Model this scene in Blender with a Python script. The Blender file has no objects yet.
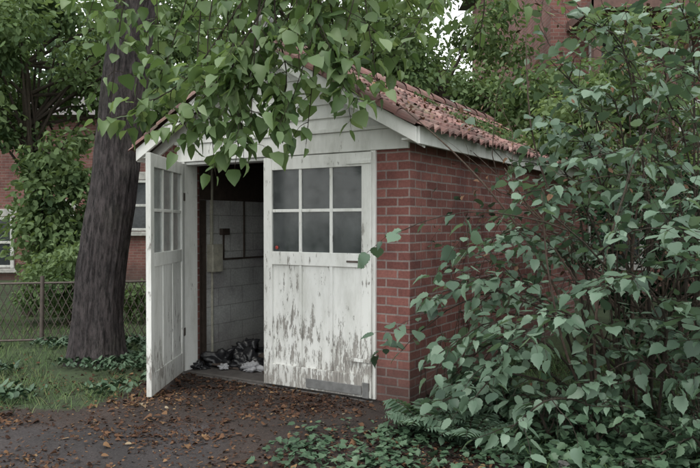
import bpy, math, numpy as np
from mathutils import Vector, Matrix
R = np.random.default_rng(7)
S = bpy.context.scene
S.view_settings.view_transform='Standard'; S.view_settings.look='None'
S.view_settings.exposure=0; S.view_settings.gamma=1

# ------------------------------------------------------------ utils
def link(o,parent=None):
    S.collection.objects.link(o)
    if parent: o.parent=parent
    return o
def empty(name,loc=(0,0,0),rz=0):
    e=bpy.data.objects.new(name,None); e.location=loc; e.rotation_euler=(0,0,rz); e.empty_display_size=.2
    return link(e)
def norm(a): 
    a=np.asarray(a,float); return a/np.maximum(np.linalg.norm(a,axis=-1,keepdims=True),1e-9)
def pymesh(name,v,f,mat,parent=None,smooth=False,bevel=0):
    me=bpy.data.meshes.new(name); me.from_pydata([tuple(p) for p in v],[],[tuple(q) for q in f]); me.update()
    if mat: me.materials.append(mat)
    if smooth: me.polygons.foreach_set("use_smooth",[True]*len(me.polygons))
    o=link(bpy.data.objects.new(name,me),parent)
    if bevel:
        b=o.modifiers.new("bevel",'BEVEL'); b.width=bevel; b.segments=2; b.limit_method='ANGLE'
    return o
def boxes(name,lst,mat,parent=None,bevel=0.004):
    v=[];f=[]
    for (a,b) in lst:
        x0,x1=sorted((a[0],b[0]));y0,y1=sorted((a[1],b[1]));z0,z1=sorted((a[2],b[2])); n=len(v)
        v+=[(x0,y0,z0),(x1,y0,z0),(x1,y1,z0),(x0,y1,z0),(x0,y0,z1),(x1,y0,z1),(x1,y1,z1),(x0,y1,z1)]
        f+=[tuple(n+i for i in q) for q in ((0,3,2,1),(4,5,6,7),(0,1,5,4),(1,2,6,5),(2,3,7,6),(3,0,4,7))]
    return pymesh(name,v,f,mat,parent,bevel=bevel)

# ------------------------------------------------------------ materials
def newmat(name):
    m=bpy.data.materials.new(name); m.use_nodes=True; nt=m.node_tree; 
    b=nt.nodes['Principled BSDF']; return m,nt,b
def N(nt,t,**k):
    n=nt.nodes.new(t)
    for a,b in k.items(): setattr(n,a,b)
    return n
def ramp(nt,src,stops,interp='LINEAR'):
    r=N(nt,'ShaderNodeValToRGB'); e=r.color_ramp.elements; r.color_ramp.interpolation=interp
    while len(e)<len(stops): e.new(.5)
    for i,(p,c) in enumerate(stops):
        e[i].position=p; e[i].color=(*c,1) if len(c)==3 else c
    nt.links.new(src,r.inputs[0]); return r
def mix(nt,fac,a,b,mode='MIX'):
    m=N(nt,'ShaderNodeMix',data_type='RGBA',blend_type=mode)
    for i,s in ((0,fac),(6,a),(7,b)):
        if isinstance(s,(int,float)): m.inputs[i].default_value=s
        elif isinstance(s,tuple): m.inputs[i].default_value=(*s,1)
        else: nt.links.new(s,m.inputs[i])
    return m.outputs[2]
def noise(nt,scale,detail=5,rough=.6,vec=None,mapscale=None):
    n=N(nt,'ShaderNodeTexNoise'); n.inputs['Scale'].default_value=scale; n.inputs['Detail'].default_value=detail; n.inputs['Roughness'].default_value=rough
    tc=N(nt,'ShaderNodeTexCoord'); src=vec or tc.outputs['Object']
    if mapscale:
        mp=N(nt,'ShaderNodeMapping'); mp.inputs['Scale'].default_value=mapscale; nt.links.new(src,mp.inputs[0]); src=mp.outputs[0]
    nt.links.new(src,n.inputs['Vector']); return n.outputs[0]
def bump(nt,b,h,strength=.5,dist=.01):
    bm=N(nt,'ShaderNodeBump'); bm.inputs['Strength'].default_value=strength; bm.inputs['Distance'].default_value=dist
    nt.links.new(h,bm.inputs['Height']); nt.links.new(bm.outputs[0],b.inputs['Normal'])
def leafmat(name,cols,trans=.3,rough=.5,simple=False):
    m,nt,b=newmat(name)
    a=N(nt,'ShaderNodeAttribute',attribute_name='rnd')
    n=len(cols); r=ramp(nt,a.outputs['Fac'],[(i/(n-1),c) for i,c in enumerate(cols)]); c=r.outputs[0]
    if simple:
        nt.nodes.remove(b); d=N(nt,'ShaderNodeBsdfDiffuse'); nt.links.new(c,d.inputs[0]); out=d.outputs[0]
    else:
        nt.links.new(c,b.inputs['Base Color']); b.inputs['Roughness'].default_value=rough; b.inputs['Specular IOR Level'].default_value=.35; out=b.outputs[0]
    if trans:
        t=N(nt,'ShaderNodeBsdfTranslucent'); tcol=mix(nt,1.0,c,(1.4,1.4,.85),'MULTIPLY'); nt.links.new(tcol,t.inputs[0])
        ms=N(nt,'ShaderNodeMixShader'); ms.inputs[0].default_value=trans
        nt.links.new(out,ms.inputs[1]); nt.links.new(t.outputs[0],ms.inputs[2]); out=ms.outputs[0]
    nt.links.new(out,nt.nodes['Material Output'].inputs[0]); return m
M_near=leafmat('broad_leaf',[(.065,.11,.05),(.11,.175,.075),(.16,.235,.11),(.23,.305,.165)],.4,.42)
M_bush=leafmat('bush_leaf',[(.055,.092,.066),(.10,.16,.112),(.145,.22,.158),(.21,.295,.22)],.24,.42)
M_bg=leafmat('background_leaf',[(.065,.105,.055),(.115,.17,.08),(.17,.235,.12),(.23,.305,.165)],.35,simple=True)  # leaf colours lightened to stand in for haze
M_far=leafmat('distant_leaf',[(.11,.16,.105),(.16,.225,.145),(.2,.275,.18),(.26,.335,.23)],0,simple=True)  # haze over the far trees is painted into these paler greens
M_dark=leafmat('dark_leaf',[(.015,.034,.018),(.03,.06,.033),(.048,.09,.048)],0,simple=True)
M_grass=leafmat('grass_blade',[(.05,.085,.04),(.08,.13,.055),(.12,.18,.075),(.18,.185,.095)],0,simple=True)
M_ivy=leafmat('ground_ivy_leaf',[(.035,.068,.038),(.06,.108,.062),(.10,.155,.095)],0,.5)
M_lit=leafmat('fallen_leaf',[(.05,.030,.024),(.095,.054,.038),(.15,.085,.052),(.24,.155,.085),(.34,.28,.2)],0,.7,simple=True)
M_dead=leafmat('dead_leaf',[(.09,.055,.04),(.15,.09,.06),(.22,.15,.10)],0,.8,simple=True)

def barkmat(name,c0,c1,sc=6):
    m,nt,b=newmat(name)
    h=noise(nt,sc,10,.78,mapscale=(3.5,3.5,.8)); r=ramp(nt,h,[(.40,c0),(.60,c1)])
    g=noise(nt,1.5,4); gr=ramp(nt,g,[(.35,(.7,.7,.72)),(.55,(1,1,1)),(.75,(.85,1.0,.8))])
    nt.links.new(mix(nt,1.0,r.outputs[0],gr.outputs[0],'MULTIPLY'),b.inputs['Base Color']); b.inputs['Roughness'].default_value=.9
    bump(nt,b,h,1,.05); return m
M_bark=barkmat('bark',(.016,.013,.014),(.13,.108,.11),8)
M_twig=barkmat('twig_bark',(.05,.04,.03),(.12,.09,.065),20)
M_deadtwig=barkmat('dead_twig_bark',(.14,.095,.075),(.28,.2,.16),20)

def brickmat(name,c1,c2,mortar,bw=.215,rh=.075,ms=.007,painted=False):
    m,nt,b=newmat(name)
    tc=N(nt,'ShaderNodeTexCoord'); sp=N(nt,'ShaderNodeSeparateXYZ'); nt.links.new(tc.outputs['Object'],sp.inputs[0])
    ad=N(nt,'ShaderNodeMath',operation='ADD'); nt.links.new(sp.outputs[0],ad.inputs[0]); nt.links.new(sp.outputs[1],ad.inputs[1])
    cb=N(nt,'ShaderNodeCombineXYZ'); nt.links.new(ad.outputs[0],cb.inputs[0]); nt.links.new(sp.outputs[2],cb.inputs[1])
    wob=N(nt,'ShaderNodeTexNoise'); wob.inputs['Scale'].default_value=9; nt.links.new(cb.outputs[0],wob.inputs['Vector'])
    vm=N(nt,'ShaderNodeVectorMath',operation='MULTIPLY_ADD'); nt.links.new(wob.outputs['Color'],vm.inputs[0]); vm.inputs[1].default_value=(.010,.010,0); nt.links.new(cb.outputs[0],vm.inputs[2])
    br=N(nt,'ShaderNodeTexBrick'); nt.links.new(vm.outputs[0],br.inputs['Vector'])
    br.inputs['Scale'].default_value=1; br.inputs['Brick Width'].default_value=bw; br.inputs['Row Height'].default_value=rh
    br.inputs['Mortar Size'].default_value=ms; br.inputs['Mortar Smooth'].default_value=.3; br.inputs['Bias'].default_value=0
    br.inputs['Color1'].default_value=(*c1,1); br.inputs['Color2'].default_value=(*c2,1); br.inputs['Mortar'].default_value=(*mortar,1)
    n1=noise(nt,2.2,6,.65); r1=ramp(nt,n1,[(.3,(.55,.51,.55)),(.5,(.92,.92,.92)),(.75,(1.15,1.15,1.15))])
    n2=noise(nt,45,4,.7); r2=ramp(nt,n2,[(.3,(.7,.7,.7)),(.7,(1.22,1.22,1.22))])
    c=mix(nt,1.0,br.outputs[0],r1.outputs[0],'MULTIPLY'); c=mix(nt,.8,c,r2.outputs[0],'MULTIPLY')
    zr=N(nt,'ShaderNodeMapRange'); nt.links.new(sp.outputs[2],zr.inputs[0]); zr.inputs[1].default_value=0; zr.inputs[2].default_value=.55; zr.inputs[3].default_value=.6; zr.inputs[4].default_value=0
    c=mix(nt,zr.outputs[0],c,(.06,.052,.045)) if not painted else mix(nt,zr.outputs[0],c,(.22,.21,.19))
    nt.links.new(c,b.inputs['Base Color']); b.inputs['Roughness'].default_value=.9
    inv=N(nt,'ShaderNodeMath',operation='MULTIPLY_ADD'); nt.links.new(br.outputs['Fac'],inv.inputs[0]); inv.inputs[1].default_value=-1; nt.links.new(n2,inv.inputs[2])
    bump(nt,b,inv.outputs[0],.5,.006); return m
M_brick=brickmat('red_brick',(.165,.06,.052),(.285,.115,.098),(.27,.22,.205),ms=.008)
M_brickd=brickmat('house_brick',(.17,.075,.065),(.24,.105,.09),(.22,.18,.16))
M_block=brickmat('painted_block',(.60,.61,.60),(.64,.64,.63),(.38,.38,.37),.4,.2,.005,True)

def paintmat(name,base=(.8,.8,.78),peel=.5,low=.11,dirt=.74):
    m,nt,b=newmat(name)
    h=noise(nt,9,10,.75,mapscale=(3,3,.7)); big=noise(nt,2.0,4,.6)
    tc=N(nt,'ShaderNodeTexCoord'); sp=N(nt,'ShaderNodeSeparateXYZ'); nt.links.new(tc.outputs['Object'],sp.inputs[0])
    zr=N(nt,'ShaderNodeMapRange'); nt.links.new(sp.outputs[2],zr.inputs[0]); zr.inputs[1].default_value=0; zr.inputs[2].default_value=1.25; zr.inputs[3].default_value=low; zr.inputs[4].default_value=0
    ad=N(nt,'ShaderNodeMath',operation='ADD'); nt.links.new(h,ad.inputs[0]); nt.links.new(zr.outputs[0],ad.inputs[1])
    ad2=N(nt,'ShaderNodeMath',operation='MULTIPLY_ADD'); nt.links.new(big,ad2.inputs[0]); ad2.inputs[1].default_value=.5; nt.links.new(ad.outputs[0],ad2.inputs[2])
    t=.995-peel*.2
    pm=ramp(nt,ad2.outputs[0],[(t,(0,0,0)),(min(.999,t+.04),(1,1,1))])
    st=noise(nt,3,7,.7,mapscale=(2,2,.5)); sr=ramp(nt,st,[(.3,(dirt,dirt,dirt*.97)),(.55,(1,1,1))])
    pc=mix(nt,1.0,base,sr.outputs[0],'MULTIPLY')
    gz_=N(nt,'ShaderNodeMapRange'); nt.links.new(sp.outputs[2],gz_.inputs[0]); gz_.inputs[1].default_value=0; gz_.inputs[2].default_value=.3; gz_.inputs[3].default_value=.35 if low else 0; gz_.inputs[4].default_value=0
    pc=mix(nt,gz_.outputs[0],pc,(.2,.18,.15))
    wd=noise(nt,30,5,.6,mapscale=(3,3,.15)); wr=ramp(nt,wd,[(.3,(.17,.155,.145)),(.7,(.44,.42,.39))])
    nt.links.new(mix(nt,pm.outputs[0],pc,wr.outputs[0]),b.inputs['Base Color']); b.inputs['Roughness'].default_value=.6
    inv=N(nt,'ShaderNodeMath',operation='SUBTRACT'); nt.links.new(wd,inv.inputs[0]); nt.links.new(pm.outputs[0],inv.inputs[1])
    bump(nt,b,inv.outputs[0],.5,.004); return m
M_paint=paintmat('peeling_white_paint',peel=.66,low=.13)
M_paint3=paintmat('worn_white_paint',peel=.5,low=.10)
M_paint2=paintmat('white_trim_paint',(.77,.77,.75),.4,0)
def plain(name,c,rough=.7,metal=0,var=.3,sc=12,bmp=.2):
    m,nt,b=newmat(name); h=noise(nt,sc,6,.65); r=ramp(nt,h,[(.3,tuple(x*(1-var) for x in c)),(.7,tuple(min(1,x*(1+var)) for x in c))])
    nt.links.new(r.outputs[0],b.inputs['Base Color']); b.inputs['Roughness'].default_value=rough; b.inputs['Metallic'].default_value=metal
    bump(nt,b,h,bmp,.006); return m
M_darkwood=plain('dark_wood',(.075,.055,.045)); M_concrete=plain('concrete',(.10,.09,.085))
M_beige=plain('beige_enamel',(.5,.48,.40),.5); M_metal=plain('rusty_iron',(.10,.08,.07),.6,.2); M_galv=plain('weathered_zinc',(.2,.2,.2),.6,.4)
M_black=plain('black_plastic',(.02,.02,.023),.3,0,.3,20,.5); M_rag=plain('grey_rag',(.38,.38,.4),.9,0,.4); M_red=plain('red_reflector',(.4,.05,.04),.3)
M_shingle=plain('roof_shingle',(.12,.11,.11),.9); M_stone=plain('stone',(.4,.39,.37)); M_hwhite=plain('house_white_paint',(.5,.5,.48),.6)
M_brown=plain('brown_timber',(.12,.065,.055),.8)
def glassmat(name,tr,c0,c1):
    m,nt,b=newmat(name); h=noise(nt,6,6,.7); r=ramp(nt,h,[(.35,c0),(.7,c1)])
    nt.links.new(r.outputs[0],b.inputs['Base Color']); b.inputs['Roughness'].default_value=.12; b.inputs['Specular IOR Level'].default_value=.6
    t=N(nt,'ShaderNodeBsdfTransparent'); ms=N(nt,'ShaderNodeMixShader'); ms.inputs[0].default_value=tr
    nt.links.new(b.outputs[0],ms.inputs[1]); nt.links.new(t.outputs[0],ms.inputs[2]); nt.links.new(ms.outputs[0],nt.nodes['Material Output'].inputs[0]); return m
M_glass=glassmat('dusty_glass',.25,(.04,.046,.05),(.13,.14,.145)); M_glass2=glassmat('dusty_sky_tint_glass',.25,(.30,.33,.33),(.46,.49,.48)); M_hglass=plain('dark_window_glass',(.03,.035,.04),.08)  # pale glass: reflected sky put into the base colour, along with dust
def tilemat():
    m,nt,b=newmat('clay_tile'); a=N(nt,'ShaderNodeAttribute',attribute_name='rnd')
    r=ramp(nt,a.outputs['Fac'],[(0,(.12,.068,.065)),(.3,(.205,.105,.095)),(.7,(.29,.15,.135)),(1,(.37,.24,.215))])
    n=noise(nt,5,8,.75); nr=ramp(nt,n,[(.45,(0,0,0)),(.68,(.85,.85,.85))])
    c=mix(nt,nr.outputs[0],r.outputs[0],(.11,.085,.075)); 
    n2=noise(nt,1.6,7,.75); mr=ramp(nt,n2,[(.55,(0,0,0)),(.66,(.8,.8,.8))]); c=mix(nt,mr.outputs[0],c,(.11,.125,.07))
    nt.links.new(c,b.inputs['Base Color']); b.inputs['Roughness'].default_value=.85; bump(nt,b,n,.5,.01); return m
M_tile=tilemat()

# ------------------------------------------------------------ vegetation builders
def tmpl_ovate():
    ys=[0,.12,.35,.65,.86,1.0]; w=[.02,.30,.40,.27,.12,0]
    v=[(0,y,-.28*y*y) for y in ys]; L=[];Rr=[]
    for s in (-1,1):
        for y,ww in zip(ys[:-1],w[:-1]): v.append((s*ww,y-(.07 if y==.12 else 0),.13*ww/.4*1.0-.28*y*y+.02*math.sin(y*17*s)))
    f=[]
    for k,o in ((-1,6),(1,11)):
        for i in range(4):
            q=(i,i+1,o+i+1,o+i); f.append(q if k<0 else q[::-1])
        q=(4,5,o+4); f.append(q if k<0 else q[::-1])
    return np.array(v),f
def tmpl_lobed():
    half=[(0,0),(.16,-.05),(.33,.05),(.46,.22),(.34,.30),(.50,.52),(.30,.54),(.22,.74),(.10,.82),(0,1.02)]
    v=[(x,y,.12*x-.25*y*y) for x,y in half]; n=len(half)
    v+=[(-x,y,.12*x-.25*y*y) for x,y in half[1:-1]]
    f=[tuple(range(n)), (0,n-1)+tuple(n+i for i in range(n-3,-1,-1))]
    return np.array(v),f
def tmpl_toothed():
    half=[(0,0),(.18,-.03),(.30,.07),(.37,.12),(.38,.24),(.44,.32),(.38,.42),(.40,.52),(.30,.60),(.27,.72),(.16,.80),(.08,.90),(0,1.03)]
    v=[(x,y,.16*x-.22*y*y+.012*math.sin(23*y)) for x,y in half]; n=len(half)
    v+=[(-x,y,.16*x-.22*y*y+.012*math.sin(19*y)) for x,y in half[1:-1]]
    mid=[(0,.35,-.03),(0,.7,-.11)]; m0=len(v); v+=mid
    L=lambda i:n+i-1
    f=[(0,1,2,3,4,5,m0),(m0,5,6,7,8,9,m0+1),(m0+1,9,10,11,12),
       (m0,L(5),L(4),L(3),L(2),L(1),0),(m0+1,L(9),L(8),L(7),L(6),L(5),m0),(12,L(11),L(10),L(9),m0+1)]
    return np.array(v),f
def tmpl_simple():
    v=[(0,0,0),(0,1,-.15),(.27,.22,.07),(.27,.62,.02),(-.27,.22,.07),(-.27,.62,.02)]
    return np.array(v),[(0,2,3,1),(0,1,5,4)]
def tmpl_blade():
    v=[(-.02,0,0),(.02,0,0),(-.018,.4,-.02),(.018,.4,-.02),(-.012,.75,-.12),(.012,.75,-.12),(0,1,-.3)]
    return np.array(v),[(0,1,3,2),(2,3,5,4),(4,5,6)]
T_OV,T_LOB,T_SIM,T_BL,T_TO=tmpl_ovate(),tmpl_lobed(),tmpl_simple(),tmpl_blade(),tmpl_toothed()
def leaf_mesh(name,tm,pos,dr,nr,size,rnd,mat,parent=None):
    tv,tf=tm; pos=np.asarray(pos,float); n=len(pos); Y=norm(dr); X=norm(np.cross(Y,nr)); Z=np.cross(X,Y)
    size=np.asarray(size,float).reshape(n,1,1)
    wj=(1+.2*R.standard_normal((n,1,1))).clip(.6,1.3); cj=(1+.8*R.standard_normal((n,1,1)))
    V=pos[:,None]+size*(wj*tv[None,:,0:1]*X[:,None]+tv[None,:,1:2]*Y[:,None]+cj*tv[None,:,2:3]*Z[:,None])
    k=len(tv); lp=np.concatenate([np.array(q) for q in tf]); tot=np.array([len(q) for q in tf]); nl=len(lp)
    st=np.concatenate([[0],np.cumsum(tot)[:-1]])
    me=bpy.data.meshes.new(name); me.vertices.add(n*k); me.vertices.foreach_set('co',V.astype(np.float32).ravel())
    me.loops.add(n*nl); me.loops.foreach_set('vertex_index',(np.arange(n)[:,None]*k+lp).ravel().astype(np.int32))
    me.polygons.add(n*len(tf)); me.polygons.foreach_set('loop_start',(np.arange(n)[:,None]*nl+st).ravel().astype(np.int32))
    me.update(calc_edges=True); me.validate()
    a=me.attributes.new('rnd','FLOAT','POINT'); a.data.foreach_set('value',np.repeat(np.clip(rnd,0,1),k).astype(np.float32))
    me.materials.append(mat); return link(bpy.data.objects.new(name,me),parent)
class Tubes:
    def __init__(s): s.v=[];s.f=[];s.n=0
    def add(s,pts,r0,r1,sides=5):
        pts=np.asarray(pts,float); m=len(pts); t=norm(np.gradient(pts,axis=0)); ref=np.array([.31,.23,.92]) if abs(t[0,2])<.8 else np.array([1.,.2,.1])
        a=norm(np.cross(t,ref)); b=np.cross(t,a); r=np.linspace(r0,r1,m)[:,None,None] if np.isscalar(r0) else np.asarray(r0)[:,None,None]
        th=np.arange(sides)*2*math.pi/sides; c=np.cos(th)[None,:,None]; d=np.sin(th)[None,:,None]
        s.v.append((pts[:,None]+r*(a[:,None]*c+b[:,None]*d)).reshape(-1,3))
        i=np.arange(m-1)[:,None]*sides; j=np.arange(sides)[None]; j2=(j+1)%sides
        s.f.append(np.stack([i+j,i+j2,i+sides+j2,i+sides+j],-1).reshape(-1,4)+s.n); s.n+=m*sides
    def build(s,name,mat,parent=None):
        return pymesh(name,np.concatenate(s.v),np.concatenate(s.f),mat,parent,smooth=True)
def spline(pts,n=14):
    pts=np.array(pts,float); t=np.linspace(0,1,len(pts)); u=np.linspace(0,1,n); o=np.stack([np.interp(u,t,pts[:,k]) for k in range(3)],-1)
    for _ in range(2): o[1:-1]=(o[:-2]+2*o[1:-1]+o[2:])/4
    return o
class Plant:
    def __init__(s): s.t=Tubes(); s.p=[];s.d=[];s.n=[];s.z=[];s.r=[]
    def path(s,p,d,L,n,wander,grav):
        p=np.array(p,float); d=norm(d); pts=[p.copy()]
        for i in range(n):
            d=norm(d+wander*R.standard_normal(3)+np.array([0,0,grav])); p=p+d*L/n; pts.append(p.copy())
        return np.array(pts)
    def leafy(s,pts,nl,size,droop=.5,tone=.5,start=.15):
        m=len(pts)-1
        for k in range(nl):
            u=start+(1-start)*k/max(1,nl-1)*.999; i=min(int(u*m),m-1); q=pts[i]+(pts[i+1]-pts[i])*(u*m-i); t=norm(pts[i+1]-pts[i])
            side=np.cross(t,[0,0,1.]); side=norm(side+1e-3)*(1 if k%2 else -1)
            dd=norm(side*1.0+t*(.55 if k<nl-1 else 3)+np.array([0,0,-droop])+.35*R.standard_normal(3))
            nn=norm(np.array([0,0,1.])+.35*R.standard_normal(3)+.25*side)
            q2=q+dd*size*.25; s.t.add([q,(q+q2)/2+[0,0,.004],q2],.0014,.001,3)
            s.p.append(q2); s.d.append(dd); s.n.append(nn); s.z.append(size*R.uniform(.5,1.15)); s.r.append(tone+.22*R.standard_normal())
    def branch(s,p,d,L,r,level,nchild,size,droop=.5,grav=-.05,nl=8,tone=.5,wander=.13,spread=.9,start=.25):
        pts=s.path(p,d,L,7,wander,grav); s.t.add(pts,r,r*.35,5 if r>.006 else 4)
        if level==0: s.leafy(pts,nl,size,droop,tone+.12*R.standard_normal()); return
        for k in range(nchild):
            u=start+(1-start)*(k+R.random())/nchild; i=min(int(u*7),6); q=pts[i]+(pts[i+1]-pts[i])*(u*7-i); t=norm(pts[i+1]-pts[i])
            o=R.standard_normal(3); o-=t*np.dot(o,t); dd=norm(t*(1-spread*.5)+norm(o)*spread*.75+np.array([0,0,.12]))
            s.branch(q,dd,L*R.uniform(.35,.6),r*.45,level-1,max(3,nchild-2),size,droop,grav,nl,tone,wander,spread,start)
        s.leafy(pts[4:],max(3,nl//2),size,droop,tone)
    def bough(s,pts,r,nsub,L,size,droop,nl,tone,tdir=(0,0,0),start=.3):
        pts=spline(pts,16); s.t.add(pts,r,r*.3,6)
        for k in range(nsub):
            u=start+(1-start)*(k+R.random())/nsub; i=min(int(u*15),14); q=pts[i]; t=norm(pts[i+1]-pts[i]); sd=norm(np.cross(t,[0,0,1.]))*(1 if k%2 else -1)
            s.branch(q,norm(t*.7+sd*.8+.35*R.standard_normal(3)+np.array(tdir)),L*R.uniform(.5,1.1)*(1.15-.5*u),r*.4,0,0,size,droop,-.06,nl,tone)
        s.leafy(pts[9:],5,size,droop,tone)
    def build(s,parent,tm,lm,bm,lname='leaves'):
        s.t.build('branches',bm,parent)
        if s.p: leaf_mesh(lname,tm,s.p,s.d,s.n,s.z,np.array(s.r),lm,parent)

def crown_pts(c,rad,nclump,nleaf,csz,fill=.55):
    c=np.array(c);rad=np.array(rad); g=norm(R.standard_normal((nclump,3)))*(R.uniform(fill,1.05,(nclump,1)))
    cen=c+g*rad; cs=csz*R.uniform(.6,1.4,(nclump,1)); k=R.integers(0,nclump,nleaf)
    off=R.standard_normal((nleaf,3)); off/= (1+.25*np.linalg.norm(off,axis=1,keepdims=True)); off[:,2]*=.65
    pos=cen[k]+off*cs[k]; tone=.45+.2*R.standard_normal(nclump)[k]+.10*R.standard_normal(nleaf)+.12*off[:,2]
    dr=norm(off*.5+R.standard_normal((nleaf,3))*.6+[0,0,-.5]); nr=norm([0,0,1.]+off*.4+R.standard_normal((nleaf,3))*.45)
    return cen,pos,dr,nr,tone
def tree(name,base,crowns,nleaf,size,mat,trunk_r=.12,bark=None,h0=None):
    e=empty(name); t=Tubes(); P=[];D=[];Nn=[];TT=[]
    base=np.array(base,float); top=np.array(crowns[0][0],float)
    tp=[base+(top-base)*u+np.array([.08*math.sin(5*u),.06*math.sin(4*u+1),0]) for u in np.linspace(0,1,9)]; t.add(tp,trunk_r,trunk_r*.4,9)
    for (c,rad,ncl,cs,frac) in crowns:
        cen,p,d,n,tt=crown_pts(c,rad,ncl,int(nleaf*frac),cs); P.append(p);D.append(d);Nn.append(n);TT.append(tt)
        for q in cen[::3]:
            s=tp[int(R.integers(4,9))]; mid=(s+q)/2+np.array([0,0,.15]); t.add([s,s+(mid-s)*.5+[0,0,.05],mid,mid+(q-mid)*.6,q],trunk_r*.28,.008,5)
    t.build('trunk_and_limbs',bark or M_twig,e)
    P=np.concatenate(P); keep=P[:,2]>.05; 
    leaf_mesh('foliage',T_SIM,P[keep],np.concatenate(D)[keep],np.concatenate(Nn)[keep],size*R.uniform(.6,1.3,keep.sum()),np.concatenate(TT)[keep],mat,e)
    return e

# ------------------------------------------------------------ garage
GA=math.radians(-31.35); GO=np.array([.49,5.73])
ca,sa=math.cos(GA),math.sin(GA)
def g2w(x,y,z=0): return np.array([GO[0]+x*ca-y*sa,GO[1]+x*sa+y*ca,z])
def w2g(X,Y): dx=X-GO[0];dy=Y-GO[1]; return dx*ca+dy*sa,-dx*sa+dy*ca
G=empty('brick_garage',(GO[0],GO[1],0),GA)
W=2.86; D=5.5; TH=.15; EH=2.30; RX=-W/2; RZ=3.09; SL=(RZ-EH)/(W/2)
boxes('brick_walls',[((-.33,0,-.1),(0,.22,EH)),((-W,0,-.1),(-W+.33,.22,EH)),
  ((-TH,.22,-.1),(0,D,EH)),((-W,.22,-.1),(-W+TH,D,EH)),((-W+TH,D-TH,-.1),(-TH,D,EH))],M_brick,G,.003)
boxes('painted_block_lining',[((-W+TH,.223,0),(-W+TH+.02,D-TH-.03,2.2)),((-TH-.02,.223,0),(-TH,D-TH-.03,2.2)),((-W+TH+.02,D-TH-.025,0),(-TH-.02,D-TH-.003,2.2))],M_block,G,0)
boxes('floor_slab',[((-W+.10,.0,-.1),(-.10,D-.1,.025)),((-2.53,-.04,-.1),(-.33,-.003,.008))],M_concrete,G,.01)
boxes('ceiling_joists',[((-W+TH,.4+i*.6,2.2),(-TH,.46+i*.6,2.3)) for i in range(9)],M_darkwood,G)
def gable(y0,y1,mat,name):
    v=[(-W,y0,EH),(0,y0,EH),(RX,y0,RZ-.02),(-W,y1,EH),(0,y1,EH),(RX,y1,RZ-.02)]
    return pymesh(name,v,[(0,1,2),(5,4,3),(0,3,4,1),(1,4,5,2),(2,5,3,0)],mat,G)
gable(D-.12,D,M_brick,'rear_gable')
gable(.03,.12,M_paint2,'gable_backing')
v=[];f=[]; zb=2.31; k=0
while zb<RZ-.12:
    zt=zb+.125; 
    def hw(z): return max(.02,(RZ-z)/SL)
    a=hw(zb)*.985;b=hw(min(zt,RZ-.03))*.985; n=len(v)
    v+=[(RX-a,.002,zb),(RX+a,.002,zb),(RX+b,.022,zt),(RX-b,.022,zt),(RX-a,.03,zb),(RX+a,.03,zb)]
    f+=[(n,n+1,n+2,n+3),(n,n+4,n+5,n+1)]; zb=zt-.004
pymesh('gable_clapboards',v,f,M_paint2,G)
boxes('door_frame',[((-2.60,-.028,2.12),(-.0,-.001,2.29)),((-.36,-.025,.02),(-.31,.10,2.118)),((-2.55,-.025,.02),(-2.50,.16,2.118)),((-2.50,.0,2.09),(-.36,.16,2.118)),((-2.62,-.045,2.292),(.03,-.001,2.325))],M_paint2,G,.004)
OV=.14; y0,y1=-.19,D+.2
def slab(x0,x1,ya,yb,off0,off1,sgn):
    v=[]
    for off in (off0,off1):
        for (xx,yy) in ((x0,ya),(x1,ya),(x1,yb),(x0,yb)): v.append((RX+sgn*xx,yy,RZ-xx*SL+off))
    return v
def hexa(name,vs,mat,bevel=0):
    v=[];f=[]
    for q in vs:
        n=len(v); v+=q; f+=[tuple(n+i for i in t) for t in ((0,3,2,1),(4,5,6,7),(0,1,5,4),(1,2,6,5),(2,3,7,6),(3,0,4,7))]
    return pymesh(name,v,f,mat,G,bevel=bevel)
HX=W/2+OV
hexa('roof_deck',[slab(.0,HX,y0+.03,y1,0,.03,s) for s in (-1,1)],M_darkwood)
hexa('rake_boards',[slab(.0,HX+.01,y0,y0+.028,-.08,.045,s) for s in (-1,1)]+[slab(.0,HX,-.03,-.002,-.11,-.005,s) for s in (-1,1)],M_paint2,.003)
ez=RZ-HX*SL
boxes('eave_fascia',[((RX+s*HX,y0+.03,ez-.09),(RX+s*(HX+.025),y1,ez+.05)) for s in (-1,1)],M_paint2,G)
boxes('soffit',[((.002,y0+.03,ez-.055),(OV-.003,y1-.02,ez-.035)),((-W-OV+.003,y0+.03,ez-.055),(-W-.002,y1-.02,ez-.035))],M_paint2,G)
boxes('rafter_tails',[((-W-OV-.0,y0+.3+i*.5,ez-.14),(-W-.004,y0+.36+i*.5,ez-.06)) for i in range(11)],M_paint2,G)
v=[];f=[];rn=[]
SLn=math.hypot(1,SL); LEN=(HX+.05)*SLn; nc=9; cl=LEN/nc; pitch=.14; nr_=int((y1-y0+.06)/pitch); seg=8
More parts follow.
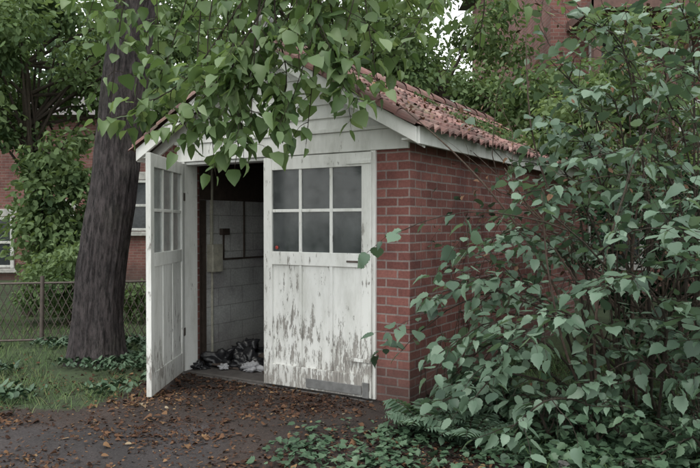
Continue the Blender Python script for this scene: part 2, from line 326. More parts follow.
for s in (-1,1):
    for c in range(nc):
        for r in range(nr_):
            yb=y0-.02+r*pitch; j=R.normal(0,.011); jz=R.normal(0,.005); jy=R.normal(0,.004); tone=R.random(); n=len(v); rows=3
            if R.random()<.03: j+=.04
            for a in range(rows):
                dist=c*cl+(cl+.035)*a/(rows-1)+j
                lift=.05+.028*a/(rows-1)+jz
                for b in range(seg+1):
                    u=b/seg; hgt=.036*max(0,math.sin(u*math.pi*1.35)) if u<.741 else -.010*math.sin((u-.741)/.259*math.pi)
                    d_=dist/SLn; nz=1/SLn; nx=SL/SLn
                    sag=-.035*math.sin(math.pi*(yb-y0)/(y1-y0))*math.sin(math.pi*min(1,dist/LEN))
                    h=lift+hgt+max(sag,-.03)
                    v.append((RX+s*(d_+nx*h),yb+jy+u*(pitch+.01),RZ-d_*SL+nz*h)); rn.append(tone)
            for b in range(seg+1):
                p=v[n+2*(seg+1)+b]; v.append((p[0],p[1],p[2]-.02)); rn.append(tone*.5)
            for a in range(rows):
                for b in range(seg):
                    q=(n+a*(seg+1)+b,n+a*(seg+1)+b+1,n+(a+1)*(seg+1)+b+1,n+(a+1)*(seg+1)+b); f.append(q if s<0 else q[::-1])
nrg=15; lr=(y1-y0+.04)/nrg
def capt(P0,P1,rad,tone):
    n=len(v); ax=norm(np.array(P1)-np.array(P0)); side=norm(np.cross(ax,[0,0,1])); up=np.cross(side,ax)
    for a,(P,rr) in enumerate(((P0,rad),(P1,rad*1.12))):
        for b in range(9):
            th=math.pi*b/8; p=np.array(P)+side*math.cos(th)*rr+up*math.sin(th)*rr; v.append(tuple(p)); rn.append(tone)
    for b in range(8): f.append((n+b,n+b+1,n+9+b+1,n+9+b))
for i in range(nrg): capt((RX,y0-.02+i*lr+lr*1.08,RZ+.05),(RX,y0-.02+i*lr,RZ+.058),.105,R.random())
for s in (-1,1):
    for i in range(9):
        d0=i*HX/9; d1=(i+1.1)*HX/9
        capt((RX+s*d0,y0+.02,RZ-d0*SL+.05),(RX+s*d1,y0+.02,RZ-d1*SL+.06),.055,R.random())
to=pymesh('roof_tiles',v,f,M_tile,G,smooth=False)
at_=to.data.attributes.new('rnd','FLOAT','POINT'); at_.data.foreach_set('value',np.array(rn,np.float32))
n=260; d_=R.uniform(.05,HX,n); yy=R.uniform(y0,y1,n); h=.11
P=np.stack([RX+d_+.03,yy,RZ-d_*SL+h],-1); P[:,2]+=.01*R.standard_normal(n); th=R.uniform(0,6.28,n)
leaf_mesh('roof_leaf_litter',T_OV,P,np.stack([np.cos(th),np.sin(th),-.3+0*th],-1),norm(np.array([.5,0,1.])+.3*R.standard_normal((n,3))),.045*R.uniform(.5,1.3,n),.3+.3*R.standard_normal(n),M_lit,G)
n=3200; cc=R.uniform([.05,2.4],[1.1,y1],(18,2)); k=R.integers(0,18,n); q=cc[k]+.09*R.standard_normal((n,2)); q[:,0]=q[:,0].clip(.05,HX)
P=np.stack([RX+q[:,0]+.02,q[:,1],RZ-q[:,0]*SL+.085],-1)
leaf_mesh('roof_moss',T_SIM,P,norm(R.standard_normal((n,3))*[1,1,.6]+[0,0,.9]),R.standard_normal((n,3)),.035*R.uniform(.5,1.3,n),.5+.2*R.standard_normal(n),M_grass,G)
prof=[(0,.0),(.12,.0),(.14,.04),(.10,.08),(.075,.11),(.09,.15),(.075,.19),(.03,.22),(0,.225)]
v=[];f=[];ns=14
for r_,z_ in prof:
    for k in range(ns): th=2*math.pi*k/ns; v.append((RX+r_*math.cos(th),y0+.10+r_*math.sin(th),RZ+.09+z_))
for i in range(len(prof)-1):
    for k in range(ns): f.append((i*ns+k,i*ns+(k+1)%ns,(i+1)*ns+(k+1)%ns,(i+1)*ns+k))
pymesh('ridge_finial',v,f,M_galv,G,smooth=True)

def door(name,w,loc,rz,glass,pm,h=2.075):
    e=empty(name,loc,rz); e.parent=G; t=.045
    x1=.095; iw=(w-2*x1-2*.03)/3
    px=[(x1+i*(iw+.03),x1+i*(iw+.03)+iw) for i in range(3)]
    fr=[((0,-t,0),(x1,0,h)),((w-x1,-t,0),(w,0,h)),((x1,-t+.002,h-.115),(w-x1,-.002,h)),((x1,-t+.002,1.10),(w-x1,-.002,1.22)),((x1,-t+.002,0),(w-x1,-.002,.19))]
    for i in range(2): fr.append(((px[i][1],-t+.008,.19),(px[i+1][0],-.008,h-.115)))
    zc=(1.22+h-.115)/2
    for a,b in px: fr.append(((a,-t+.010,zc-.014),(b,-.010,zc+.014)))
    boxes('door_frame_rails',fr,pm,e,.004)
    pn=[((a-.005,-t+.027,.185),(b+.005,-.014,1.105)) for a,b in px]
    boxes('door_panels',pn,pm,e,.003)
    gl=[]
    for a,b in px: gl+= [((a-.004,-t/2-.002,1.215),(b+.004,-t/2+.002,zc-.008)),((a-.004,-t/2-.002,zc+.008),(b+.004,-t/2+.002,h-.11))]
    boxes('window_panes',gl,glass,e,0)
    return e
d1=door('closed_door_leaf',1.14,(-1.475,-.008,.03),0,M_glass,M_paint)
boxes('latch_plate',[((.90,-.054,1.14),(1.10,-.046,1.158)),((1.03,-.07,1.13),(1.055,-.046,1.17))],M_metal,d1,.003)
boxes('kick_plate',[((.48,-.056,.02),(1.05,-.046,.10)),((1.06,-.058,.0),(1.12,-.046,.13))],M_galv,d1,.003)
boxes('strap_hinges',[((.90,-.056,.30),(1.14,-.046,.33)),((.90,-.056,1.98),(1.14,-.046,2.01))],M_paint,d1,.002)
v=[(.145+.017*math.cos(a)*(1 if k else .6),-.034-(0 if k else .010),1.255+.017*math.sin(a)*(1 if k else .6)) for k in (0,1) for a in np.linspace(0,2*math.pi,13)[:-1]]
f=[tuple(range(12))]+[(i,12+i,12+(i+1)%12,(i+1)%12) for i in range(12)]
pymesh('red_reflector',v,f,M_red,d1)
d2=door('open_door_leaf',1.10,(-2.50,-.02,.03),math.radians(-60),M_glass2,M_paint3)
boxes('barrel_hinges',[((-.01,-.055,.35),(.05,.005,.43)),((-.01,-.055,1.7),(.05,.005,1.78))],M_metal,d2,.004)
xi=-W+TH+.02
boxes('meter_box',[((xi,.50,.98),(xi+.09,.66,1.28)),((xi,.545,1.28),(xi+.03,.575,2.18)),((xi,.56,.1),(xi+.025,.58,.98))],M_beige,G,.006)
boxes('conduits',[((xi,.33,.05),(xi+.03,.36,2.2)),((xi,.66,1.10),(xi+.02,1.5,1.12)),((xi+.001,.70,1.38),(xi+.05,.82,1.45)),((xi,.75,1.12),(xi+.018,.768,1.38)),((xi,.40,.05),(xi+.035,.43,1.3)),((xi,1.1,1.12),(xi+.018,1.118,1.76))],M_darkwood,G,.004)
boxes('boards_and_dark_strip',[((xi,.25,1.76),(xi+.02,3.0,2.19)),((xi,.225,.04),(xi+.015,.48,1.755))],M_darkwood,G,.004)  # first box: dark strip along the wall top; second: boards by the jamb

def blob(name,c,r,mat,seed,parent,rough=.35,sub=4,fold=1.6):
    import bmesh
    from mathutils import noise as mn
    bm=bmesh.new(); bmesh.ops.create_icosphere(bm,subdivisions=sub,radius=1)
    for q in bm.verts:
        p=q.co.copy(); n=mn.fractal(p*fold+Vector((seed,seed*2,0)),1.0,2.1,3)-.5*abs(mn.noise(p*2.6+Vector((0,seed,0))))
        q.co=Vector((p.x*r[0],p.y*r[1],max(p.z,-.45)*r[2]))*(1+rough*n)
    for q in bm.faces: q.smooth=True
    me=bpy.data.meshes.new(name); bm.to_mesh(me); bm.free(); me.materials.append(mat)
    o=link(bpy.data.objects.new(name,me),parent); o.location=c; return o
jp=empty('rubbish_pile')
for i,(x,y,z,r,m) in enumerate([(-2.36,.36,.08,(.15,.12,.11),M_black),(-2.05,.42,.07,(.17,.14,.10),M_black),(-2.25,.66,.11,(.2,.16,.15),M_black),(-1.76,.55,.07,(.13,.12,.09),M_black),(-2.20,.22,.05,(.05,.04,.03),M_rag),(-1.90,.30,.06,(.10,.06,.05),M_rag),(-1.62,.32,.05,(.09,.07,.05),M_darkwood),(-2.0,.8,.1,(.12,.12,.12),M_darkwood),(-2.45,.12,.05,(.08,.06,.05),M_black)]):
    blob('plastic_bag' if m is M_black else 'rag',tuple(g2w(x,y,z)),r,m,i*1.7,jp,.9)
b=boxes('broken_board',[((0,0,0),(.6,.09,.02)),((.1,.14,.0),(.5,.2,.02))],M_darkwood,jp); p=g2w(-2.35,.2,.06); b.location=tuple(p); b.rotation_euler=(0,.12,GA+.3)

# ------------------------------------------------------------ ground
from mathutils import noise as mn
def smooth(a,b,x): t=np.clip((x-a)/(b-a),0,1); return t*t*(3-2*t)
def fbm(x,y,s,o=0): return np.array([mn.fractal(Vector((float(a)*s+o,float(b)*s,o)),.8,2,4) for a,b in zip(x.ravel(),y.ravel())]).reshape(x.shape)
def grassiness(x,y):
    left=smooth(-.3,.3,(y-5.6)-.25*(x+2.5)) * smooth(-1.75,-2.25,x)
    back=smooth(7.6,8.4,y)*smooth(-1.8,-2.2,x)
    right=smooth(.75,1.2,x-.25*(5-y))
    far=smooth(14,18,np.hypot(x,y))
    return np.clip(np.maximum.reduce([left*.9,back,right,far]),0,1)
s=np.linspace(-1,1,241); ax=np.sign(s)*(np.abs(s)*9+ (np.abs(s)**7)*420)
gx,gy=np.meshgrid(ax,ax+6); 
gz=.035*fbm(gx,gy,.8,3.1)+.012*fbm(gx,gy,4,1.3)
lx=(gx-GO[0])*ca+(gy-GO[1])*sa; ly=-(gx-GO[0])*sa+(gy-GO[1])*ca
ins=(lx>-W-.15)&(lx<.15)&(ly>-.35)&(ly<D+.2); gz=np.where(ins,-.003,gz-.003); gz=np.where(np.hypot(gx,gy)>12,-.03,gz)
def gz_at(x,y): 
    i=np.clip(np.searchsorted(ax,x),1,240); j=np.clip(np.searchsorted(ax+6,y),1,240); return gz[j,i]
n=241; V=np.stack([gx,gy,gz],-1).reshape(-1,3); i,j=np.meshgrid(np.arange(n-1),np.arange(n-1)); q=(j*n+i).ravel()
F=np.stack([q,q+1,q+n+1,q+n],-1)
m,nt,b=newmat('earth_and_grass_ground')
at=N(nt,'ShaderNodeAttribute',attribute_name='grass'); ad_=N(nt,'ShaderNodeAttribute',attribute_name='drive')
nn=noise(nt,7,8,.7); n2=noise(nt,60,5,.7); n3=noise(nt,1.1,4,.6)
dirt=ramp(nt,n2,[(.3,(.022,.016,.014)),(.55,(.052,.037,.032)),(.75,(.105,.074,.062))]).outputs[0]
grav=ramp(nt,n2,[(.3,(.032,.027,.028)),(.6,(.066,.057,.058)),(.8,(.14,.125,.12))]).outputs[0]
gr=ramp(nt,nn,[(.3,(.03,.036,.02)),(.6,(.055,.085,.035)),(.8,(.075,.12,.045))]).outputs[0]
def addn(a,b_,k,off):
    x=N(nt,'ShaderNodeMath',operation='MULTIPLY_ADD'); nt.links.new(b_,x.inputs[0]); x.inputs[1].default_value=k; nt.links.new(a,x.inputs[2]); y=N(nt,'ShaderNodeMath',operation='ADD'); nt.links.new(x.outputs[0],y.inputs[0]); y.inputs[1].default_value=off; y.use_clamp=True; return y.outputs[0]
c=mix(nt,ramp(nt,addn(ad_.outputs['Fac'],nn,1.2,-.75),[(.3,(0,0,0)),(.7,(1,1,1))]).outputs[0],dirt,grav)
dk=ramp(nt,n3,[(.35,(.55,.55,.56)),(.65,(1.2,1.15,1.15))]).outputs[0]; c=mix(nt,1.0,c,dk,'MULTIPLY')
c=mix(nt,ramp(nt,addn(at.outputs['Fac'],nn,.9,-.45),[(.4,(0,0,0)),(.6,(1,1,1))]).outputs[0],c,gr)
nt.links.new(c,b.inputs['Base Color']); b.inputs['Roughness'].default_value=.95; bump(nt,b,n2,.8,.02)
go=pymesh('ground',V,F,m,smooth=True)
g=grassiness(gx,gy); a=go.data.attributes.new('grass','FLOAT','POINT'); a.data.foreach_set('value',g.ravel().astype(np.float32))
dr=smooth(-.4,-1.2,gx)*smooth(5.6,4.9,gy); a=go.data.attributes.new('drive','FLOAT','POINT'); a.data.foreach_set('value',dr.ravel().astype(np.float32))

def scatter(name,tm,nn_,xr,yr,wfun,size,mat,lean=1.0,lift=.01,flat=False,inside_ok=False,tone=.5,tv=.25):
    x=R.uniform(*xr,nn_);y=R.uniform(*yr,nn_); k=R.random(nn_)<wfun(x,y); x=x[k];y=y[k]
    if not inside_ok:
        a,b_=w2g(x,y); k=~((a>-W-.02)&(a<.02)&(b_>-.01)&(b_<D+.05)); x=x[k];y=y[k]
    z=gz_at(x,y); m_=len(x); pos=np.stack([x,y,z+lift*R.uniform(.3,1.6,m_)],-1); th=R.uniform(0,2*math.pi,m_)
    if flat: d=np.stack([np.cos(th),np.sin(th),.18*R.standard_normal(m_)],-1); nv=norm(np.array([0,0,1.])+.28*R.standard_normal((m_,3)))
    else: d=np.stack([np.cos(th)*.4*lean,np.sin(th)*.4*lean,np.ones(m_)],-1); nv=np.stack([-np.cos(th),-np.sin(th),np.ones(m_)*.4],-1)
    cl=np.array([mn.noise(Vector((float(p)*1.3,float(q_)*1.3,7))) for p,q_ in zip(x,y)])
    return leaf_mesh(name,tm,pos,d,nv,size*R.uniform(.5,1.3,m_),tone+cl*.35+tv*R.standard_normal(m_),mat)
scatter('lawn_grass',T_BL,52000,(-8,-1.7),(5.2,13),lambda x,y:grassiness(x,y)*np.clip(1.3-.07*y,.2,1)*(np.sin(2.1*x+y)*np.sin(3*y-x)+.4*np.sin(9*x+7*y)>-.45),.10,M_grass,2.0)
scatter('weed_patch',T_SIM,9000,(-6,-1.8),(5.4,9),lambda x,y:grassiness(x,y)*(np.sin(3*x+2*y)+np.sin(5*y-x)>.1),.07,M_ivy,2.5,.05)
scatter('undergrowth',T_BL,16000,(.7,5),(3.2,8),lambda x,y:grassiness(x,y)*.8,.14,M_grass,2,tone=.3)
def litw(x,y): 
    cl=np.array([mn.noise(Vector((float(p)*1.1,float(q_)*1.6,2))) for p,q_ in zip(x,y)])
    return np.clip(.5+1.0*cl,.12,1)*(1-.75*grassiness(x,y))
scatter('fallen_leaves',T_OV,10500,(-4.5,3),(3.3,8),litw,.043,M_lit,flat=True,lift=.012,tone=.28,tv=.25)
scatter('leaf_litter_crumbs',T_SIM,36000,(-3.5,2.5),(3.6,7.3),litw,.024,M_lit,flat=True,lift=.008,tone=.22,tv=.24)
def ivw(x,y):
    d=smooth(.42,.0,np.abs(y-(4.55+.05*x))-.25)*smooth(-.65,-.1,x)*smooth(6,1,x)
    return np.clip(d*(.6+.5*np.sin(7*x+3*y)*np.sin(5*y-2*x)),0,1)
scatter('ground_ivy',T_LOB,9500,(-.8,3.5),(3.9,5.6),ivw,.05,M_ivy,flat=True,lift=.04,tone=.4)
scatter('ground_ivy',T_LOB,5000,(.4,3.6),(3.6,6),lambda x,y:grassiness(x,y)*.8,.07,M_ivy,flat=True,lift=.09)

# ------------------------------------------------------------ big shade tree
ST=empty('shade_tree')
zs=np.linspace(-.1,9,170); cx=np.interp(zs,[-.1,1,2.3,3.9,6,9],[-2.77,-2.70,-2.55,-2.36,-2.13,-1.9]); cy=np.interp(zs,[0,9],[7.6,7.9])
rr=np.interp(zs,[-.1,.15,.5,2.3,3.9,6,9],[.33,.285,.26,.242,.228,.19,.1]); ns=110; v=[];f=[]
for k,z in enumerate(zs):
    for a in range(ns):
        th=2*math.pi*a/ns; fl=max(0,.5-z)*.35*max(0,math.sin(th*5+1))
        rg=.022*abs(mn.noise(Vector((math.cos(th)*5,math.sin(th)*5,z*1.1))))+.03*mn.noise(Vector((math.cos(th)*1.2,math.sin(th)*1.2,z*.8)))-.03*abs(mn.noise(Vector((math.cos(th)*12,math.sin(th)*12,z*2.4+5))))
        r=rr[k]+rg+fl*.25; v.append((cx[k]+r*math.cos(th),cy[k]+r*math.sin(th),z))
for k in range(len(zs)-1):
    for a in range(ns): f.append((k*ns+a,k*ns+(a+1)%ns,(k+1)*ns+(a+1)%ns,(k+1)*ns+a))
pymesh('trunk',v,f,M_bark,ST,smooth=True)
pl=Plant()
limbA=spline([(-2.3,7.6,4.6),(-1.9,6.6,4.5),(-1.3,5.7,4.2),(-.4,5.2,3.95),(.7,5.3,3.9),(1.6,5.6,4.0)]); pl.t.add(limbA,.075,.02,8)
limbB=spline([(-2.3,7.6,4.9),(-3.0,6.9,5.0),(-3.6,6.2,4.6),(-4.2,5.6,4.2)]); pl.t.add(limbB,.07,.02,8)
limbC=spline([(-2.1,7.7,5.4),(-1.2,7.8,5.5),(0,7.6,5.3),(1.3,7.5,5.0)]); pl.t.add(limbC,.08,.02,8)
targets=[(-1.85,5.4,2.32),(-1.55,5.5,2.42),(-1.14,5.3,2.18),(-1.0,5.2,1.88),(-.82,5.0,1.92),(-.71,5.0,2.15),(-.46,5.0,2.25),(-.32,5.1,2.08),(-.14,5.0,2.5),(-.36,5.0,2.6),(.22,5.2,2.45),(-1.16,5.4,2.65),(-1.5,5.5,2.85),(-.64,5.0,2.75),(.12,5.3,2.85),(.58,5.8,3.15),(-.95,5.3,2.4),(-.6,5.2,2.5),(-.9,5.1,2.7),(-.3,5.2,2.85),(-1.25,5.3,2.95),(-2.1,5.6,3.1)]
for T in targets:
    T=np.array(T); d=np.linalg.norm(limbA-T-[0,0,.8],axis=1); s0=limbA[int(np.argmin(d))]
    mid=s0*.5+T*.5+np.array([.2*R.standard_normal(),-.15,.18]); 
    pts=spline([s0,s0*.7+mid*.3+[0,0,.12],mid,T*.7+mid*.3,T],10); pl.t.add(pts,.008,.0025,5)
    L=np.linalg.norm(T-s0)
    for k in range(int(4+L*2.8)):
        u=R.uniform(.3,1); q=pts[int(u*9)]; dd=norm(R.standard_normal(3)*[1,.7,.6]+[0,0,-.25])
        pl.branch(q,dd,R.uniform(.2,.42),.003,0,0,.125,droop=.5,grav=-.10,nl=int(R.integers(4,8)),tone=.5)
    pl.leafy(pts[4:],6,.125,.6,.5)
for (pts,ns_) in [([(-.4,5.2,3.9),(-.75,5.0,3.1),(-1.2,5.2,2.55),(-1.85,5.4,2.28)],14),([(-.4,5.2,3.9),(-.6,4.9,3.0),(-.95,5.0,2.5),(-1.3,5.2,2.2)],12),([(-.4,5.2,3.9),(-.3,5.0,3.2),(-.2,5.0,2.8),(.15,5.2,2.55)],10),
                  ([(-.6,5.2,3.9),(-.8,5.0,3.0),(-.85,5.0,2.5),(-.75,5.0,2.1)],14),([(-.5,5.2,3.9),(-.55,5.0,3.0),(-.45,5.1,2.6),(-.5,5.1,2.25)],12),([(.7,5.3,3.9),(.75,5.4,3.4),(.5,5.4,3.0),(.3,5.4,2.75)],9),
                  ([(-.2,5.2,3.9),(-.15,5.1,3.2),(-.1,5.1,2.7),(.05,5.1,2.35)],10)]:
    pl.bough(pts,.009,ns_,.45,.12,.45,6,.55,start=.35)
for lm,cnt in ((limbB,16),(limbC,14),(limbA,7)):
    for k in range(cnt):
        q=lm[int(R.integers(4,14))]; pl.branch(q,norm(R.standard_normal(3)*[1,1,.5]+[0,0,-.1]),R.uniform(.7,1.2),.010,1,5,.125,droop=.6,grav=-.07,nl=6,tone=.45)
pl.build(ST,T_OV,M_near,M_twig)

# ------------------------------------------------------------ right shrub
def shrub(name,bases,nst,L,size,mat,tm,lean=(0,0,0),tone=.5,nchild=6,level=2,nl=7,grav=-.07,bm=M_twig,boughs=()):
    e=empty(name); p=Plant()
    for b_ in bases:
        for k in range(nst):
            th=R.uniform(0,2*math.pi); d=np.array([math.cos(th)*.55,math.sin(th)*.45,1.0])+np.array(lean)
            p.branch((b_[0]+.08*R.standard_normal(),b_[1]+.08*R.standard_normal(),-.03),d,L*R.uniform(.6,1.1)*b_[2],.014,level,nchild,size,.4,grav,nl,tone,start=.3)
    for (pts,ns_) in boughs: p.bough(pts,.011,ns_,.5,size,.4,6,tone+.1)
    p.build(e,tm,mat,bm); return e
shrub('leafy_shrub',[(2.0,5.4,.8),(2.45,5.5,1.1),(2.9,5.2,1.15),(2.4,4.6,.5),(3.0,4.7,.75)],3,2.1,.10,M_bush,T_TO,(-.1,-.05,0),nchild=5,nl=6,
  boughs=[([(1.9,5.3,.1),(1.5,5.2,.9),(1.0,5.05,1.15),(.58,4.95,.95)],14),([(1.9,5.2,.0),(1.5,5.0,.6),(1.0,4.9,.85),(.62,4.85,.6)],14),
          ([(1.8,5.1,0),(1.4,4.9,.4),(.95,4.8,.5),(.7,4.75,.3)],12),([(2.0,5.4,.0),(1.7,5.3,1.2),(1.3,5.2,1.5),(.92,5.1,1.35)],12),
          ([(2.1,5.4,.0),(1.9,5.2,1.3),(1.6,5.0,1.78),(1.2,4.9,1.72)],12),([(2.0,5.0,0),(1.7,4.7,.7),(1.4,4.5,.95),(1.0,4.4,.75)],11),
          ([(2.2,5.0,0),(2.1,4.6,.9),(1.8,4.4,1.2),(1.5,4.2,1.1)],10),([(2.5,5.2,0),(2.4,5.0,1.6),(2.1,4.9,2.05),(1.6,4.8,1.95)],12),
          ([(1.9,5.0,0),(1.5,4.6,.35),(1.2,4.3,.42),(.95,4.2,.25)],10),([(2.7,5.2,0),(2.6,5.0,1.9),(2.5,4.9,2.5),(2.1,4.8,2.6)],13),
          ([(1.9,5.6,0),(1.7,5.6,.8),(1.3,5.5,1.1),(.95,5.4,.85)],11),([(2.0,5.7,0),(1.9,5.7,1.5),(1.7,5.6,2.0),(1.35,5.5,1.95)],11),([(1.8,5.3,0),(1.5,5.2,.4),(1.1,5.1,.7),(.8,5.1,.45)],11),
          ([(2.3,5.9,0),(2.2,5.8,1.6),(2.0,5.7,2.45),(1.6,5.6,2.8)],13),([(2.6,6,0),(2.5,5.9,1.8),(2.35,5.8,2.8),(2.0,5.7,3.2)],13),([(2.8,5.6,0),(2.7,5.5,1.9),(2.6,5.3,2.9),(2.4,5.2,3.2)],12),
          ([(2.2,5.7,0),(2.1,5.6,1.5),(1.8,5.4,2.25),(1.35,5.2,2.3)],13),([(2.3,5.7,0),(2.25,5.6,1.7),(2.05,5.4,2.5),(1.7,5.2,2.5)],13),([(2.5,5.8,0),(2.4,5.7,2.0),(2.1,5.4,2.95),(1.7,5.3,3.05)],11)])
shrub('leafy_shrub',[(3.0,6.4,1.1),(3.5,5.9,1.1)],4,2.6,.10,M_bush,T_TO,(-.08,-.1,0),tone=.35,nchild=5,nl=6,
  boughs=[([(2.9,6.3,0),(2.6,6.1,1.6),(2.2,6.0,2.2),(1.8,5.9,2.2)],12),([(3.0,6.3,0),(2.8,6.1,2.0),(2.7,6.0,2.9),(2.3,5.8,3.2)],12),([(3.2,6.0,0),(3.2,5.9,2.0),(2.9,5.8,2.9),(2.7,5.6,3.3)],12)])
shrub('low_shrub',[(1.05,5.0,.42),(1.35,4.75,.4),(1.7,4.5,.4),(2.2,4.15,.4)],6,1.1,.07,M_ivy,T_TO,nchild=5,level=1,nl=8)
tree('yew_bush',(3.9,7.3,-.05),[((3.9,7.3,1.0),(1.3,1.0,1.1),60,.22,1.)],14000,.07,M_dark,.08)
e=empty('dead_bush'); p=Plant()
for k in range(16):
    p.branch((2.5+.5*R.random(),5.9+.5*R.random(),.2),(-.35+.9*R.random(),.1*R.standard_normal(),1),R.uniform(1.9,2.7),.012,2,5,.06,.9,-.03,2,.5,wander=.16)
p.build(e,T_SIM,M_dead,M_deadtwig)
t=Tubes(); 
for pts in ([(1.95,5.6,0),(1.7,5.5,.9),(1.2,5.3,1.6),(.75,5.15,2.05),(.35,5.0,2.35)],[(2.0,5.7,0),(1.8,5.5,1.1),(1.55,5.4,1.7),(1.35,5.3,2.2),(1.3,5.2,2.9)],[(2.3,5.6,0),(2.2,5.5,1.4),(2.35,5.4,2.3),(2.6,5.4,3.2)],
            [(2.1,5.5,0),(1.9,5.3,.8),(1.5,5.1,1.3),(1.1,5.0,1.9)],[(1.8,5.0,0),(1.7,4.9,.7),(1.75,4.8,1.3),(1.9,4.7,1.9)],[(1.8,5.0,0),(1.5,4.9,.6),(1.35,4.8,1.2),(1.3,4.75,1.7)]): t.add(spline(pts),.012,.004,6)
t.build('bare_sapling_stems',M_deadtwig)
e=empty('wall_vine'); p=Plant()
for k in range(10):
    y=R.uniform(.05,1.6); q=g2w(.03,y,0.02); dv=g2w(.03,y+R.uniform(-.3,.5),1.)-q; p.branch(q,dv,R.uniform(.8,1.9),.004,1,5,.05,.6,0,5,.5,wander=.08)
p.build(e,T_LOB,M_ivy,M_twig)
def fern(name,c,nf,L):
    e=empty(name); t=Tubes(); P=[];Dd=[];Nn=[];Z=[]
    for k in range(nf):
        th=2*math.pi*k/nf+R.uniform(-.2,.2); h=np.array([math.cos(th),math.sin(th),0]); Lk=L*R.uniform(.7,1.1); pts=[]
        for u in np.linspace(0,1,16): pts.append(np.array(c)+h*Lk*(.75*u)+np.array([0,0,Lk*(.95*u-.62*u*u)]))
        pts=np.array(pts); t.add(pts,.003,.001,4); sd=np.cross(h,[0,0,1])
        for i in range(2,16):
            for s_ in (-1,1):
                P.append(pts[i]);Dd.append(sd*s_+h*.3+[0,0,-.1]);Nn.append([0,0,1.]);Z.append(Lk*.26*math.sin(math.pi*min(1,(i+2)/17.5)))
    t.build('stems',M_twig,e); tv,tf=T_SIM; leaf_mesh('fronds',(tv*[.62,1,1],tf),P,Dd,Nn,Z,.5+.15*R.standard_normal(len(P)),M_bush,e)
for c in ((.55,4.95,.0),(.8,4.7,.0),(1.0,5.3,.0)): fern('fern',c,13,.5)

# ------------------------------------------------------------ fence
F_=empty('wire_fence'); a=np.array([-8.5,7.9,0]); b_=np.array([-1.95,8.9,0]); t=Tubes(); Lf=np.linalg.norm(b_-a)
for i in range(8):
    q=a+(b_-a)*(i+.3)/7.4; t.add([q+[0,0,-.1],q+[.01,0,.4],q+[0.02,0,.86]],.028,.026,8)
for z in (.08,.78): t.add([a+[0,0,z],(a+b_)/2+[0,0,z-.015],b_+[0,0,z]],.014,.014,5)
nw=int(Lf/.09)
for i in range(nw):
    for s_ in (-1,1):
        u=i/nw; u2=u+s_*.35/Lf
        if 0<=u2<=1: t.add([a+(b_-a)*u+[0,.004*s_,.08],a+(b_-a)*(u+u2)/2+[0,.004*s_,.43],a+(b_-a)*u2+[0,.004*s_,.78]],.0055,.0055,4)
t.build('posts_and_mesh',M_metal,F_)

# ------------------------------------------------------------ houses
def house(name,x0,x1,y0,y1,h,wins,roof_h=2.2,porch=None):
    e=empty(name); boxes('brick_walls',[((x0,y0,-.1),(x1,y1,h))],M_brickd,e,0)
    o=.4
    v=[(x0-o,y0-o,h),(x1+o,y0-o,h),(x1+o,y1+o,h),(x0-o,y1+o,h),(x0+2,(y0+y1)/2,h+roof_h),(x1-2,(y0+y1)/2,h+roof_h)]
    pymesh('roof',v,[(0,1,5,4),(1,2,5),(2,3,4,5),(3,0,4),(3,2,1,0)],M_shingle,e)
    fr=[];gl=[];st=[]
    for (cx_,cz,w_,h_) in wins:
        gl.append(((cx_-w_/2,y0-.02,cz-h_/2),(cx_+w_/2,y0-.004,cz+h_/2)))
        for s_ in (-1,1): fr.append(((cx_+s_*w_/2-.05,y0-.07,cz-h_/2-.05),(cx_+s_*w_/2+.05,y0-.003,cz+h_/2+.05)))
        for zz in (-h_/2,0,h_/2): fr.append(((cx_-w_/2+.051,y0-.06,cz+zz-.035),(cx_+w_/2-.051,y0-.003,cz+zz+.035)))
        st.append(((cx_-w_/2-.15,y0-.12,cz-h_/2-.17),(cx_+w_/2+.15,y0-.003,cz-h_/2-.055)))
        st.append(((cx_-w_/2-.12,y0-.03,cz+h_/2+.055),(cx_+w_/2+.12,y0-.003,cz+h_/2+.26)))
    boxes('window_frames',fr,M_hwhite,e,.01); boxes('window_glass',gl,M_hglass,e,0); boxes('window_sills',st,M_stone,e,.01)
    if porch:
        px0,px1,dep=porch; L=[]; Rl=[]
        for zf in (2.7,5.5,8.3):
            L.append(((px0,y0-dep,zf-.18),(px1,y0-.01,zf)))
            if zf<8:
                Rl.append(((px0,y0-dep+.02,zf+.92),(px1,y0-dep+.09,zf+1.0))); Rl.append(((px0,y0-dep+.03,zf+.12),(px1,y0-dep+.08,zf+.18)))
                k=px0
                while k<px1: Rl.append(((k,y0-dep+.04,zf+.18),(k+.035,y0-dep+.075,zf+.92))); k+=.14
        for k in range(5):
            xx=px0+(px1-px0-.14)*k/4; L.append(((xx,y0-dep-.01,0),(xx+.14,y0-dep+.13,8.12)))
        boxes('porch_timber',L,M_brown,e,.01); boxes('porch_railing',Rl,M_hwhite,e,0)
    return e
house('brick_house',-17,-4.6,19,28,4.4,[(-9.55,1.0,.8,1.3),(-12.5,.95,.9,1.3),(-5.75,2.0,.8,1.3),(-7.9,1.2,.8,1.4)],1.6)
house('brick_house',4.0,15,14,23,8.6,[(5.3,1.6,1,1.7),(8,1.6,1,1.7),(5.3,4.3,1,1.7),(8,4.3,1,1.7),(5.3,7.1,1,1.7),(8,7.1,1,1.7),(11,4.3,1,1.7)],2.5,(4.3,9.8,1.6))

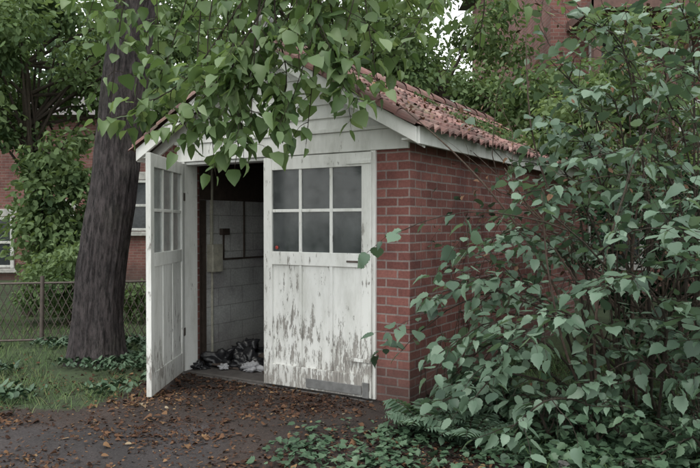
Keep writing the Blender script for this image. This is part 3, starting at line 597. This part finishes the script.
# ------------------------------------------------------------ trees behind
tree('maple_tree',(-5.3,11.5,0),[((-5.2,11.5,4.1),(1.6,1.2,1.6),60,.34,.5),((-4.75,11.3,1.9),(.6,.6,1.2),30,.26,.25),((-3.1,12,4.1),(1.2,1.0,1.5),34,.32,.25)],20000,.11,M_bg,.12)
tree('maple_tree',(-8.6,13,0),[((-8.6,13,4.4),(1.9,1.4,1.9),50,.42,1)],10000,.12,M_bg,.16)
tree('elm_tree',(-1.0,14,0),[((-.9,14,5.0),(2.4,1.3,2.3),80,.38,.72),((-2.9,13.5,3.3),(.8,.6,.8),16,.24,.11),((.8,13.2,3.4),(1.2,1,.9),26,.3,.17)],21000,.11,M_bg,.2)
tree('elm_tree',(2.0,14.5,0),[((1.9,14.2,4.6),(2.0,1.3,2.2),65,.38,.64),((2.2,13,2.7),(1.3,1,1.1),26,.3,.18),((3.5,11.6,3.4),(.9,.6,.85),24,.24,.18)],22000,.11,M_bg,.2)
tree('linden_tree',(4.9,9.8,0),[((4.6,9.6,3.7),(1.5,1.0,1.4),34,.22,.42),((3.4,8.8,2.6),(1.0,.8,.9),34,.2,.58)],8000,.10,M_bg,.08)
tree('lilac_bush',(-4.2,10.3,0),[((-4.2,10.3,.6),(.6,.5,.6),22,.2,1)],4500,.08,M_bg,.04)
tree('lilac_bush',(-6.3,9.9,0),[((-6.3,9.9,.5),(.9,.6,.5),26,.2,1)],5000,.08,M_bg,.04)
tree('lilac_bush',(-2.6,10.6,0),[((-2.7,10.6,.4),(.8,.5,.45),22,.2,1)],4500,.08,M_bg,.04)
P=[];Dd=[];Nn=[];TT=[]; t=Tubes()
for th in np.linspace(math.radians(10),math.radians(170),19):
    r=R.uniform(30,38); c=np.array([r*math.cos(th),r*math.sin(th)+2,R.uniform(4.5,7)]); 
    cen,p_,d_,n_,tt=crown_pts(c,(4.2,3.5,c[2]*R.uniform(.95,1.2)),70,4200,1.0); P.append(p_);Dd.append(d_);Nn.append(n_);TT.append(tt)
    t.add([(c[0],c[1],-.1),(c[0]+.1,c[1],c[2]*.5),(c[0],c[1],c[2])],.3,.1,8)
P=np.concatenate(P); k=P[:,2]>.1; e=empty('distant_trees'); t.build('trunks',M_bark,e)
leaf_mesh('foliage',T_SIM,P[k],np.concatenate(Dd)[k],np.concatenate(Nn)[k],.6*R.uniform(.6,1.3,k.sum()),np.concatenate(TT)[k],M_far,e)
blob('stone',(1.28,4.2,.03),(.06,.05,.04),M_stone,3,None,.3,3)

# ------------------------------------------------------------ light (bright overcast)
w=bpy.data.worlds.new('World'); S.world=w; w.use_nodes=True; nt=w.node_tree; bg=nt.nodes['Background']
sky=nt.nodes.new('ShaderNodeTexSky'); sky.sky_type='NISHITA'; sky.sun_disc=False
EL=math.radians(58); AZ=math.radians(205)
sky.sun_elevation=EL; sky.sun_rotation=AZ; sky.dust_density=3; sky.air_density=1.0
cm=nt.nodes.new('ShaderNodeMix'); cm.data_type='RGBA'; cm.inputs[0].default_value=.78; nt.links.new(sky.outputs[0],cm.inputs[6]); cm.inputs[7].default_value=(14.2,14.6,14.2,1)
nt.links.new(cm.outputs[2],bg.inputs[0]); bg.inputs[1].default_value=.15
sun=bpy.data.lights.new('sun','SUN'); sun.energy=1.4; sun.angle=math.radians(30); sun.color=(1,.98,.92)
so=link(bpy.data.objects.new('sun',sun)); dvec=Vector((math.sin(AZ)*math.cos(EL),math.cos(AZ)*math.cos(EL),math.sin(EL)))
so.rotation_euler=dvec.to_track_quat('Z','Y').to_euler()
# ------------------------------------------------------------ camera
cam=bpy.data.cameras.new('camera'); cam.lens=36; cam.sensor_width=36; cam.clip_end=2000; cam.clip_start=.05
co=link(bpy.data.objects.new('camera',cam)); co.location=(0,0,1.5); co.rotation_euler=(math.radians(90-.82),0,0)
S.camera=co
